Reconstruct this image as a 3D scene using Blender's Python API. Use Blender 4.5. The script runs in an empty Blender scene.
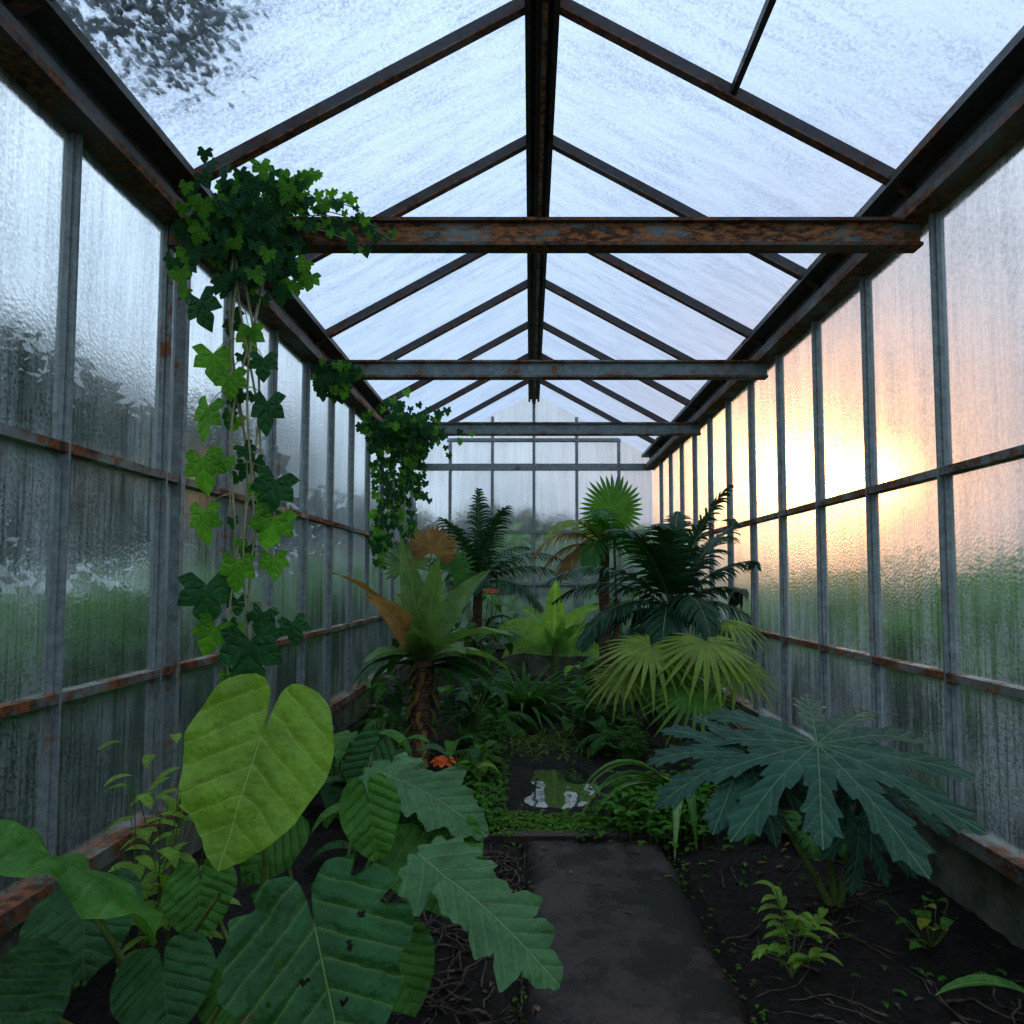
import bpy, math, random
from mathutils import Vector, Matrix, noise as mn
random.seed(7)
R=random.uniform
V=Vector
UP=V((0,0,1))
XL,XR,XC=-1.74,1.88,0.06
YF,YB=-2.0,9.8
ZE,ZR0,ZR1=3.17,3.36,4.36

# ------------------------------------------------------------ materials
def newmat(name):
    m=bpy.data.materials.new(name); m.use_nodes=True
    nt=m.node_tree; nt.nodes.clear()
    return m,nt
def nd(nt,t,**kw):
    n=nt.nodes.new(t)
    for k,v in kw.items():
        if k.startswith('i_'):
            key=k[2:]
            key=int(key) if key.isdigit() else key.replace('_',' ')
            n.inputs[key].default_value=v
        else: setattr(n,k,v)
    return n
def ln(nt,a,b): nt.links.new(a,b)
def math_(nt,op,a,b=None,c=None,clamp=False):
    n=nt.nodes.new('ShaderNodeMath'); n.operation=op; n.use_clamp=clamp
    for i,x in enumerate((a,b,c)):
        if x is None: continue
        if isinstance(x,(int,float)): n.inputs[i].default_value=x
        else: ln(nt,x,n.inputs[i])
    return n.outputs[0]
def mixc(nt,f,a,b,mode='MIX'):
    n=nt.nodes.new('ShaderNodeMix'); n.data_type='RGBA'; n.blend_type=mode
    for i,x in ((0,f),(6,a),(7,b)):
        if isinstance(x,(int,float)): n.inputs[i].default_value=x
        elif isinstance(x,tuple): n.inputs[i].default_value=(x[0],x[1],x[2],1)
        else: ln(nt,x,n.inputs[i])
    return n.outputs[2]
def mapr(nt,v,a,b,c=0.0,d=1.0):
    n=nt.nodes.new('ShaderNodeMapRange'); n.interpolation_type='SMOOTHSTEP'
    ln(nt,v,n.inputs[0])
    for i,x in enumerate((a,b,c,d)): n.inputs[i+1].default_value=x
    return n.outputs[0]
def pos_map(nt,scale):
    g=nd(nt,'ShaderNodeNewGeometry')
    m=nd(nt,'ShaderNodeMapping'); m.inputs['Scale'].default_value=scale
    ln(nt,g.outputs['Position'],m.inputs[0]); return m.outputs[0],g
def noise_(nt,vec,scale,detail=4,rough=.6):
    n=nd(nt,'ShaderNodeTexNoise',i_Scale=scale,i_Detail=detail,i_Roughness=rough)
    ln(nt,vec,n.inputs['Vector']); return n.outputs['Fac']

def leaf_mat(name,col,vein=None,NV=5,MV=3.5,tr=.3,rough=.42,vw=.011,var=.35,edge=None,veinamt=.75,k=1.3):
    m,nt=newmat(name)
    col=tuple(x*k for x in col)
    uv=nd(nt,'ShaderNodeUVMap'); uv.uv_map='UVMap'
    sp=nd(nt,'ShaderNodeSeparateXYZ'); ln(nt,uv.outputs[0],sp.inputs[0])
    p,g=pos_map(nt,(1,1,1))
    ax=math_(nt,'ABSOLUTE',sp.outputs[0]); y=sp.outputs[1]
    mid=mapr(nt,ax,vw,vw*.35)
    wob=math_(nt,'MULTIPLY',noise_(nt,p,14,2,.5),.35)
    s=math_(nt,'SUBTRACT',math_(nt,'MULTIPLY',y,NV),math_(nt,'MULTIPLY',ax,MV))
    s=math_(nt,'FRACT',math_(nt,'ADD',math_(nt,'ADD',s,wob),10.0))
    tri=math_(nt,'ABSOLUTE',math_(nt,'SUBTRACT',s,.5))
    side=mapr(nt,tri,.462,.492)
    halo=mapr(nt,tri,.3,.5,0,.22)
    vn=math_(nt,'MAXIMUM',mid,math_(nt,'MULTIPLY',side,.65))
    vn=math_(nt,'MAXIMUM',vn,halo)
    n1=noise_(nt,p,9,5,.65); n2=noise_(nt,p,90,5,.75)
    c0=tuple(x*(1-var) for x in col); c1=tuple(min(1,x*(1+var)) for x in col)
    fac=math_(nt,'ADD',math_(nt,'MULTIPLY',mapr(nt,n1,.3,.7),.6),math_(nt,'MULTIPLY',g.outputs['Random Per Island'],.4))
    base=mixc(nt,fac,c0,c1)
    base=mixc(nt,mapr(nt,n2,.5,.72,0,.45),base,tuple(x*.5 for x in col))
    if edge:
        base=mixc(nt,mapr(nt,noise_(nt,p,7,6,.75),.60,.66),base,edge)
    if vein is None: vein=tuple(min(1,x*1.8+.03) for x in col)
    base=mixc(nt,math_(nt,'MULTIPLY',vn,veinamt),base,vein)
    pr=nd(nt,'ShaderNodeBsdfPrincipled'); ln(nt,base,pr.inputs['Base Color']); pr.inputs['Specular IOR Level'].default_value=.27
    ln(nt,mapr(nt,n2,.3,.7,rough-.12,rough+.12),pr.inputs['Roughness'])
    vo=nd(nt,'ShaderNodeTexVoronoi',i_Scale=55.0); ln(nt,p,vo.inputs['Vector'])
    bh=math_(nt,'ADD',math_(nt,'MULTIPLY',math_(nt,'MULTIPLY',tri,tri),-2.6),math_(nt,'MULTIPLY',n1,1.6))
    bh=math_(nt,'SUBTRACT',bh,mid); bh=math_(nt,'SUBTRACT',bh,math_(nt,'MULTIPLY',vo.outputs['Distance'],.4))
    b=nd(nt,'ShaderNodeBump',i_Strength=.65,i_Distance=.012); ln(nt,bh,b.inputs['Height'])
    ln(nt,b.outputs[0],pr.inputs['Normal'])
    t=nd(nt,'ShaderNodeBsdfTranslucent')
    tc=mixc(nt,1.0,base,(1.5,1.6,.6),'MULTIPLY'); ln(nt,tc,t.inputs[0])
    mx=nd(nt,'ShaderNodeMixShader',i_0=tr); ln(nt,pr.outputs[0],mx.inputs[1]); ln(nt,t.outputs[0],mx.inputs[2])
    o=nd(nt,'ShaderNodeOutputMaterial'); ln(nt,mx.outputs[0],o.inputs[0])
    return m

def solid_mat(name,c0,c1,scale=8,rough=.8,bump=.3,stretch=(1,1,1),metal=0):
    m,nt=newmat(name); p,g=pos_map(nt,stretch)
    n=noise_(nt,p,scale,6,.65)
    c=mixc(nt,mapr(nt,n,.3,.7),c0,c1)
    pr=nd(nt,'ShaderNodeBsdfPrincipled',i_Roughness=rough,i_Metallic=metal); ln(nt,c,pr.inputs['Base Color'])
    b=nd(nt,'ShaderNodeBump',i_Strength=bump,i_Distance=.02); ln(nt,n,b.inputs['Height']); ln(nt,b.outputs[0],pr.inputs['Normal'])
    o=nd(nt,'ShaderNodeOutputMaterial'); ln(nt,pr.outputs[0],o.inputs[0])
    return m

def paint_mat(name,paint,lo,hi,rust2=(.06,.025,.015),rust1=(.32,.12,.045),sx=(1,1,1)):
    m,nt=newmat(name); p,g=pos_map(nt,sx)
    n=noise_(nt,p,3.2,8,.72); n2=noise_(nt,p,26,6,.7)
    f=mapr(nt,math_(nt,'ADD',math_(nt,'MULTIPLY',n,.65),math_(nt,'MULTIPLY',n2,.35)),lo,hi)
    rust=mixc(nt,mapr(nt,n2,.4,.62),rust2,rust1)
    pc=mixc(nt,mapr(nt,n2,.35,.7),tuple(x*.6 for x in paint),paint)
    c=mixc(nt,f,pc,rust)
    pr=nd(nt,'ShaderNodeBsdfPrincipled'); ln(nt,c,pr.inputs['Base Color'])
    ln(nt,mapr(nt,f,0,1,.42,.85),pr.inputs['Roughness'])
    b=nd(nt,'ShaderNodeBump',i_Strength=.4,i_Distance=.006); ln(nt,n2,b.inputs['Height']); ln(nt,b.outputs[0],pr.inputs['Normal'])
    o=nd(nt,'ShaderNodeOutputMaterial'); ln(nt,pr.outputs[0],o.inputs[0])
    return m

def glass_mat(name,sc,sc2,foglo,foghi,tint,dirtc,dirt,clearc=(.84,.9,.92),dropc=.62,driplow=.45,rfr=.75,rough=.5,speck=.25,vs=80.0,bs=.6):
    m,nt=newmat(name)
    ps,g=pos_map(nt,sc); ps2,_=pos_map(nt,sc2); p,_=pos_map(nt,(1,1,1))
    st=noise_(nt,ps,1.0,6,.7); drip=noise_(nt,ps2,1.0,3,.6)
    big=noise_(nt,p,1.3,4,.6); fine=noise_(nt,p,60,4,.85)
    vo=nd(nt,'ShaderNodeTexVoronoi',i_Scale=vs); ln(nt,p,vo.inputs['Vector'])
    drops=mapr(nt,vo.outputs['Distance'],.2,.42)
    f=math_(nt,'ADD',math_(nt,'MULTIPLY',st,.55),math_(nt,'MULTIPLY',big,.45))
    fog=mapr(nt,f,.40,.60,foglo,foghi)
    fog=math_(nt,'MULTIPLY',fog,mapr(nt,drip,.53,.59,1,driplow))
    fog=math_(nt,'MULTIPLY',fog,mapr(nt,drops,0,1,dropc,1))
    fog=math_(nt,'MULTIPLY',fog,mapr(nt,fine,.38,.62,1-speck,1+speck*.4))
    fog=math_(nt,'ADD',fog,math_(nt,'MULTIPLY',math_(nt,'SUBTRACT',g.outputs['Random Per Island'],.5),.10),None,True)
    tl=nd(nt,'ShaderNodeBsdfTranslucent')
    d=mapr(nt,math_(nt,'ADD',math_(nt,'MULTIPLY',st,.5),math_(nt,'MULTIPLY',fine,.5)),.44,.60,0,dirt)
    ln(nt,mixc(nt,d,tint,dirtc),tl.inputs[0])
    tp=nd(nt,'ShaderNodeBsdfTransparent'); tp.inputs[0].default_value=(*clearc,1)
    rf=nd(nt,'ShaderNodeBsdfRefraction',i_Roughness=rough,i_IOR=1.06)
    ln(nt,mixc(nt,mapr(nt,math_(nt,'ADD',math_(nt,'MULTIPLY',drip,.5),math_(nt,'MULTIPLY',fine,.5)),.42,.60),clearc,tuple(x*.78 for x in clearc)),rf.inputs[0])
    b=nd(nt,'ShaderNodeBump',i_Strength=bs,i_Distance=.006); ln(nt,math_(nt,'ADD',vo.outputs['Distance'],math_(nt,'MULTIPLY',fine,.8)),b.inputs['Height']); ln(nt,b.outputs[0],rf.inputs['Normal'])
    cl=nd(nt,'ShaderNodeMixShader',i_0=rfr); ln(nt,tp.outputs[0],cl.inputs[1]); ln(nt,rf.outputs[0],cl.inputs[2])
    mx=nd(nt,'ShaderNodeMixShader'); ln(nt,fog,mx.inputs[0]); ln(nt,cl.outputs[0],mx.inputs[1]); ln(nt,tl.outputs[0],mx.inputs[2])
    gl=nd(nt,'ShaderNodeBsdfGlossy',i_Roughness=.12)
    m2=nd(nt,'ShaderNodeMixShader',i_0=.03); ln(nt,mx.outputs[0],m2.inputs[1]); ln(nt,gl.outputs[0],m2.inputs[2])
    o=nd(nt,'ShaderNodeOutputMaterial'); ln(nt,m2.outputs[0],o.inputs[0])
    return m

G_wall=glass_mat('misted_glass_wall',(10,10,.7),(65,65,1.4),.14,.52,(.60,.655,.70),(.34,.38,.41),.45,(.80,.86,.87),.4,.5,.80,.45,.4,60.0,.8)
G_roof=glass_mat('frosted_glass_roof',(1.6,8,1.6),(4,22,4),.35,.80,(.62,.69,.78),(.34,.39,.45),.8,(.65,.72,.80),.55,.7,.5,.5,.5,70.0)
P_frame=paint_mat('grey_green_frame_paint',(.35,.38,.37),.55,.63)
P_rail=paint_mat('rusted_rail_paint',(.31,.34,.31),.44,.54)
P_eave=paint_mat('weathered_eave_paint',(.16,.165,.15),.5,.62)
P_rust=paint_mat('rusty_beam_paint',(.28,.33,.31),.44,.50,sx=(.6,1,1.6),rust1=(.46,.19,.07))
P_edge=paint_mat('rust_edge_paint',(.15,.14,.125),.41,.55)
P_beam=paint_mat('teal_grey_beam_paint',(.29,.34,.33),.51,.61)
P_dark=paint_mat('dark_rafter_paint',(.07,.062,.06),.48,.62,(.03,.018,.014),(.15,.07,.04))
M_conc=solid_mat('mossy_concrete',(.07,.085,.05),(.26,.24,.18),6,.85,.5)
M_bark=solid_mat('palm_bark',(.06,.035,.02),(.32,.20,.13),22,.9,1.0,(1,1,3))
M_twig=solid_mat('dry_root',(.03,.018,.012),(.18,.125,.09),30,.9,.5)
M_stem=solid_mat('green_petiole',(.09,.14,.03),(.22,.28,.08),12,.5,.1)
M_vstem=solid_mat('pale_vine_stem',(.30,.27,.13),(.50,.45,.28),12,.6,.1)

L_bright=leaf_mat('leaf_bright_lime',(.22,.345,.06),(.58,.68,.26),4.5,3.2,.36,.45)
L_mid=leaf_mat('leaf_mid_green',(.07,.18,.03),(.24,.38,.11),5,3.5,.3,.4)
L_dark=leaf_mat('leaf_dark_green',(.034,.10,.032),(.18,.30,.10),5,3.5,.2,.36)
L_darkb=leaf_mat('leaf_dark_blemished',(.036,.115,.034),(.25,.40,.13),4.5,3.2,.2,.34,.012,.35,(.11,.08,.03))
L_grey=leaf_mat('leaf_grey_green',(.08,.17,.065),(.29,.40,.18),8,6,.2,.28)
L_fatsia=leaf_mat('leaf_blue_green',(.024,.074,.045),(.17,.29,.15),7,6,.10,.38,.010)
L_ivyD=leaf_mat('leaf_ivy_shaded',(.028,.10,.035),None,3,3,.25,.42)  # ivy leaves in shadow: the shade is put into this darker green
L_ivyB=leaf_mat('leaf_ivy_bright',(.12,.28,.04),None,3,3,.45,.42)
L_palm=leaf_mat('leaf_palm_dark',(.024,.07,.034),None,1,0,.2,.40,.001,.4,None,0.2)
L_fern=leaf_mat('leaf_fern_green',(.05,.15,.03),None,1,0,.28,.45,.001,.4,None,.2)
L_fan=leaf_mat('leaf_fan_yellow_green',(.22,.29,.06),(.38,.42,.12),0,0,.35,.45,.004,.35)
L_fanG=leaf_mat('leaf_fan_green',(.10,.23,.04),(.25,.38,.1),0,0,.35,.45,.004,.35)
L_dry=leaf_mat('leaf_dry_brown',(.27,.15,.06),None,0,0,.3,.6,.006,.5)
L_cane=leaf_mat('leaf_cane_pale_green',(.14,.22,.085),(.30,.37,.17),0,0,.28,.45,.010,.4,(.28,.17,.08))
L_ban=leaf_mat('leaf_banana_light',(.24,.38,.12),(.5,.62,.3),18,6,.4,.45,.018)
L_weed=leaf_mat('leaf_ground_cover',(.09,.24,.03),None,3,3,.35,.5)
L_moss=leaf_mat('leaf_moss',(.15,.23,.03),None,3,3,.35,.6)
L_red=leaf_mat('petal_red',(.75,.14,.03),(.8,.25,.06),3,3,.3,.4)
L_yel=leaf_mat('leaf_yellowing',(.35,.33,.05),None,5,5,.35,.5)
L_out=leaf_mat('leaf_outdoor',(.12,.23,.095),None,3,3,.35,.6)
L_outd=leaf_mat('leaf_outdoor_tree',(.05,.08,.058),None,3,3,.2,.7)

# ------------------------------------------------------------ mesh builder
class MB:
    def __init__(s): s.v=[];s.f=[];s.uv=[];s.m=[];s.mats=[];s.sm=[]
    def mi(s,mat):
        if mat not in s.mats: s.mats.append(mat)
        return s.mats.index(mat)
    def grid(s,pts,uvs,mat,smooth=True,skip=None):
        k=s.mi(mat); b=len(s.v); nj=len(pts[0])
        for r in pts: s.v.extend(r)
        for i in range(len(pts)-1):
            for j in range(nj-1):
                q=(b+i*nj+j,b+i*nj+j+1,b+(i+1)*nj+j+1,b+(i+1)*nj+j)
                if skip and skip((uvs[i][j][0]+uvs[i+1][j+1][0])/2,(uvs[i][j][1]+uvs[i+1][j+1][1])/2): continue
                s.f.append(q); s.uv.append((uvs[i][j],uvs[i][j+1],uvs[i+1][j+1],uvs[i+1][j])); s.m.append(k); s.sm.append(smooth)
    def face(s,pts,mat,uvs=None,smooth=False):
        b=len(s.v); s.v.extend(pts); s.f.append(tuple(range(b,b+len(pts))))
        s.uv.append(uvs or tuple((0.1,0.1) for _ in pts)); s.m.append(s.mi(mat)); s.sm.append(smooth)
    def box(s,a,b,mat,M=None):
        x0,y0,z0=a;x1,y1,z1=b
        c=[V((x,y,z)) for x in(x0,x1) for y in(y0,y1) for z in(z0,z1)]
        if M: c=[M@p for p in c]
        o=len(s.v); s.v.extend(c); k=s.mi(mat)
        for q in((0,1,3,2),(4,6,7,5),(0,4,5,1),(2,3,7,6),(0,2,6,4),(1,5,7,3)):
            s.f.append(tuple(o+i for i in q)); s.uv.append(((0,0),)*4); s.m.append(k); s.sm.append(False)
    def tube(s,path,r0,r1,mat,n=6,rfn=None):
        pts=[];uvs=[];N=len(path)
        ref=V((.3,.9,.1))
        for i,p in enumerate(path):
            t=(path[min(i+1,N-1)]-path[max(i-1,0)]).normalized()
            a=t.cross(ref)
            if a.length<.05: a=t.cross(V((1,0,0)))
            a.normalize(); b=t.cross(a)
            r=r0+(r1-r0)*i/(N-1)
            if rfn: r*=rfn(i)
            pts.append([p+(a*math.cos(2*math.pi*j/n)+b*math.sin(2*math.pi*j/n))*r for j in range(n+1)])
            uvs.append([(j/n,i/N) for j in range(n+1)])
        s.grid(pts,uvs,mat)
    def build(s,name,parent=None):
        me=bpy.data.meshes.new(name); me.from_pydata([tuple(p) for p in s.v],[],s.f)
        ul=me.uv_layers.new(name='UVMap')
        flat=[c for f in s.uv for q in f for c in q]
        ul.data.foreach_set('uv',flat)
        for m in s.mats: me.materials.append(m)
        me.polygons.foreach_set('material_index',s.m); me.polygons.foreach_set('use_smooth',s.sm)
        me.update()
        o=bpy.data.objects.new(name,me); bpy.context.scene.collection.objects.link(o)
        if parent: o.parent=parent
        return o

def interp(tab,t):
    if t<=tab[0][0]: return tab[0][1]
    for (a,x),(b,y) in zip(tab,tab[1:]):
        if t<=b:
            k=(t-a)/(b-a); k=k*k*(3-2*k)*.5+k*.5
            return x+(y-x)*k
    return tab[-1][1]
def frame(pos,tip,nrm):
    Y=V(tip).normalized(); Z=V(nrm); Z=(Z-Y*Z.dot(Y))
    if Z.length<1e-3: Z=Y.orthogonal()
    Z.normalize(); X=Y.cross(Z)
    M=Matrix((X,Y,Z)).transposed().to_4x4(); M.translation=V(pos); return M

CORD=[(0,1),(7,.94),(18,.86),(35,.78),(60,.71),(90,.67),(118,.64),(138,.61),(153,.57),(165,.51),(173,.42),(180,.06)]
def cordate(mb,att,tip,nrm,mat,w=1.0,droop=.18,fold=.12,wave=.02,nr=12,na=64,holes=None,bite=0.0,seed=0):
    att=V(att);tip=V(tip); L=(tip-att).length; M=frame(att,tip-att,nrm)
    pts=[];uvs=[]
    for i in range(nr+1):
        r=i/nr; row=[];ru=[]
        for j in range(na+1):
            th=-180+360*j/na
            rr=interp(CORD,abs(th))*r
            rr*=1+.05*mn.noise(V((th*.03+seed,2.1,seed)))*r*r
            if bite: rr*=1-bite*max(0,mn.noise(V((th*.05+seed,seed,0))))*r**3
            a=math.radians(th); x=math.sin(a)*rr*w; y=math.cos(a)*rr
            qf=.010*math.cos(2*math.pi*(y*4.5-abs(x)*3.2))*min(1,abs(x)*5)
            z=fold*abs(x)-droop*(y*abs(y)+.5*x*x)+wave*math.sin(a*9+seed)*r**3+.08*mn.noise(V((x*3.5+seed,y*3.5,seed)))*r-qf
            row.append(M@(V((x,y,z))*L)); ru.append((x,y))
        pts.append(row);uvs.append(ru)
    sk=None
    if holes: sk=lambda u,v: any(((u-h[0])/h[2])**2+((v-h[1])/h[3])**2<1+.5*math.sin(9*math.atan2(v-h[1],u-h[0])) for h in holes)
    mb.grid(pts,uvs,mat,True,sk)

def palmate(mb,att,tipdir,nrm,L,mat,angles,half,us,prof,droop=.3,fold=.25,nu=12,nv=4,lens=None,teeth=0,jit=0):
    M=frame(att,tipdir,nrm); th=math.tan(math.radians(half))
    for k,a in enumerate(angles):
        ar=math.radians(a); Lk=(lens(a) if lens else 1.0)*(1+R(-jit,jit))
        dx,dy=math.sin(ar),math.cos(ar); sx,sy=dy,-dx
        ws=us*Lk*th; pts=[];uvs=[]; ph=R(0,9)
        zr=R(-jit,jit)*.5
        for i in range(nu+1):
            u=i/nu
            if u<=us: w=u*Lk*th
            else: w=ws*interp(prof,(u-us)/(1-us))
            row=[];ru=[]
            for j in range(nv+1):
                v=-1+2*j/nv; la=v*w; al=u*Lk
                if teeth and u>us: al+=abs(v)*w*teeth
                x=dx*al+sx*la; y=dy*al+sy*la; rr=math.hypot(x,y)
                tt=max(0,(u-us)/(1-us)) if us<1 else 0
                z=fold*abs(la)-droop*rr**2.2+zr*tt*tt+.015*math.sin(ph+u*7)*u
                row.append(M@(V((x,y,z))*L)); ru.append((la,u))
            pts.append(row);uvs.append(ru)
        mb.grid(pts,uvs,mat)

def pathleaf(mb,path,wf,mat,nv=4,fold=.3,ref=UP,lob=None,twist=0,rip=0):
    N=len(path); L=sum((path[i+1]-path[i]).length for i in range(N-1)); pts=[];uvs=[];S0=None; ph=R(0,9)
    for i,p in enumerate(path):
        t=i/(N-1); T=(path[min(i+1,N-1)]-path[max(i-1,0)]).normalized()
        S=T.cross(ref)
        if S.length<.08: S=S0 or T.orthogonal()
        S.normalize()
        if S0 and S.dot(S0)<0: S=-S
        S0=S; Nn=S.cross(T).normalized()
        w=wf(t); row=[];ru=[]
        for j in range(nv+1):
            v=-1+2*j/nv
            ww=w if not isinstance(w,tuple) else (w[0] if v<0 else w[1])
            row.append(p+S*(v*ww)+Nn*(abs(v)*ww*fold+rip*v*v*math.sin(t*26+ph+v*2)*L)+(T*abs(v)*ww*lob if lob else V((0,0,0)))); ru.append((v*ww/L,t))
        pts.append(row);uvs.append(ru)
    mb.grid(pts,uvs,mat)
def arch(p0,d,L,g,n=10):
    p=V(p0);d=V(d).normalized();out=[p.copy()]
    for i in range(n):
        d=(d+V((0,0,-g/n*(1+i/n)))).normalized(); p=p+d*(L/n); out.append(p.copy())
    return out
def quad(a,c,b,n=10):
    a,b,c=V(a),V(b),V(c)
    return [a*(1-t)**2+c*2*t*(1-t)+b*t*t for t in [i/n for i in range(n+1)]]
def lance(W): return lambda t: W*max(0,math.sin(math.pi*min(1,t**.8*.97+.03)))**.8
def strap(W): return lambda t: W*min(1,.4+t*4)*(1-t**3)
def frond(mb,p0,d,L,g,ll,mat,rm,n=26,lw=.013,lg=.9,vup=.25,ns=4):
    path=arch(p0,d,L,g,16)
    for p in path: p.x=min(max(p.x,XL+.06),XR-.06)
    mb.tube(path,.011*L,.003,rm,5)
    for i in range(n):
        t=.14+.86*i/(n-1); k=t*16; a=min(15,int(k)); p=path[a].lerp(path[a+1],k-a)
        T=(path[a+1]-path[a]).normalized(); S=T.cross(UP)
        if S.length<.05: S=T.orthogonal()
        S.normalize(); Nn=S.cross(T)
        l=ll*(math.sin(math.pi*(.18+.78*t))**.7)*R(.85,1.1)
        for sd in(-1,1):
            dd=S*sd*1.0+T*(.55+.7*t)+Nn*(vup+R(-.15,.15))
            lp=arch(p,dd,l,lg+R(-.2,.2),ns)
            for q in lp: q.x=min(max(q.x,XL+.04),XR-.04)
            pathleaf(mb,lp,lambda q:lw*(1-q**2)*1.0+.0008,mat,1,0,Nn)
def petiole(mb,base,att,r=.009,lift=.3,mat=None):
    b=V(base);a=V(att); c=b.lerp(a,.45)+V((0,0,lift*(a-b).length))
    mb.tube(quad(b,c,a,12),r*1.4,r*.7,mat or M_stem,6)

# ------------------------------------------------------------ ground
PX0,PX1=-.02,.74
def gh(x,y):
    h=.035*mn.noise(V((x*2.2,y*2.2,3)))+.022*mn.noise(V((x*9,y*9,1)))+.014*mn.noise(V((x*28,y*28,5)))
    dpx=max(PX0-x,x-PX1,0)
    side=min(1,dpx/.5)
    z=h*(.35+.65*side)+.05*side
    if y<3.68 and dpx<=0.03: z=-.03
    e=((x-.24)/.24)**2+((y-4.70)/.42)**2
    z-=.065*math.exp(-e*1.1)+.025*mn.noise(V((x*4,y*4,8)))*math.exp(-e*.5)
    return z
m,nt=newmat('wet_dark_soil'); p,g=pos_map(nt,(1,1,1))
n1=noise_(nt,p,3,6,.7);n2=noise_(nt,p,35,6,.75)
c=mixc(nt,mapr(nt,n2,.35,.7),(.010,.008,.007),(.06,.042,.033))
c=mixc(nt,mapr(nt,n1,.57,.7,0,.5),c,(.03,.045,.015))
pr=nd(nt,'ShaderNodeBsdfPrincipled');ln(nt,c,pr.inputs['Base Color']);ln(nt,mapr(nt,n1,.35,.6,.3,.75),pr.inputs['Roughness']);pr.inputs['Specular IOR Level'].default_value=.4
b=nd(nt,'ShaderNodeBump',i_Strength=1.0,i_Distance=.04);ln(nt,n2,b.inputs['Height']);ln(nt,b.outputs[0],pr.inputs['Normal'])
o=nd(nt,'ShaderNodeOutputMaterial');ln(nt,pr.outputs[0],o.inputs[0]); M_soil=m
m,nt=newmat('wet_path_slab'); p,g=pos_map(nt,(1,1,1))
n1=noise_(nt,p,2.6,7,.75);n2=noise_(nt,p,40,6,.75)
c=mixc(nt,mapr(nt,n1,.42,.60),(.018,.012,.010),(.10,.068,.056))
c=mixc(nt,mapr(nt,n2,.3,.75,0,.7),c,(.03,.02,.017))
c=mixc(nt,mapr(nt,noise_(nt,p,5,6,.7),.58,.68,0,.6),c,(.03,.042,.014))
pr=nd(nt,'ShaderNodeBsdfPrincipled');ln(nt,c,pr.inputs['Base Color']);ln(nt,mapr(nt,n1,.44,.58,.14,.6),pr.inputs['Roughness']);pr.inputs['Specular IOR Level'].default_value=.5
b=nd(nt,'ShaderNodeBump',i_Strength=.6,i_Distance=.012);ln(nt,n2,b.inputs['Height']);ln(nt,b.outputs[0],pr.inputs['Normal'])
o=nd(nt,'ShaderNodeOutputMaterial');ln(nt,pr.outputs[0],o.inputs[0]); M_path=m
m,nt=newmat('puddle_water')
pr=nd(nt,'ShaderNodeBsdfPrincipled',i_Roughness=.03);pr.inputs['Base Color'].default_value=(.04,.042,.045,1);pr.inputs['Specular IOR Level'].default_value=1.0;pr.inputs['IOR'].default_value=2.3
p,g=pos_map(nt,(1,1,1)); b=nd(nt,'ShaderNodeBump',i_Strength=.25,i_Distance=.012);ln(nt,noise_(nt,p,5,1,.4),b.inputs['Height']);ln(nt,b.outputs[0],pr.inputs['Normal'])
o=nd(nt,'ShaderNodeOutputMaterial');ln(nt,pr.outputs[0],o.inputs[0]); M_water=m
M_lawn=solid_mat('lawn_grass',(.04,.08,.03),(.11,.19,.08),4,.9,.5)

mb=MB(); nx,ny=130,330
pts=[[V((XL+(XR-XL)*j/nx,YF+(YB-YF)*i/ny,gh(XL+(XR-XL)*j/nx,YF+(YB-YF)*i/ny))) for j in range(nx+1)] for i in range(ny+1)]
mb.grid(pts,[[(0,0)]*(nx+1)]*(ny+1),M_soil); mb.build('floor')
mb=MB(); pts=[]
for i in range(91):
    y=-1.9+i*(3.62+1.9)/90
    row=[]
    for j in range(17):
        e=.03*mn.noise(V((y*4,j*.01,7))) if j in(0,1) else (.03*mn.noise(V((y*4,5,9))) if j in(15,16) else 0)
        row.append(V((PX0+(PX1-PX0)*j/16+e,y,.022+.006*mn.noise(V((j*.6,y*3,2)))-(.05 if j in(0,16) else 0))))
    pts.append(row)
mb.grid(pts,[[(0,0)]*17]*91,M_path)
mb.build('garden_path_slab')
mb=MB(); mb.box((-.34,3.62,-.05),(.95,3.70,.045),M_path); mb.build('path_edging_curb')
mb=MB(); mb.box((-.45,8.55,-.05),(.6,8.65,.10),M_conc); mb.build('timber_step')
mb=MB()
mb.face([V((.24+.36*math.cos(a*math.pi/16),4.70+.60*math.sin(a*math.pi/16),-.018)) for a in range(32)],M_water); mb.build('puddle')
mb=MB()
for a,b in (((-60,-40),(XL-.16,90)),((XR+.16,-40),(60,90)),((XL-.16,YB+.16),(XR+.16,90)),((XL-.16,-40),(XR+.16,YF-.16))):
    mb.face([V((a[0],a[1],-.12)),V((b[0],a[1],-.12)),V((b[0],b[1],-.12)),V((a[0],b[1],-.12))],M_lawn)
mb.build('lawn')

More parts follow.
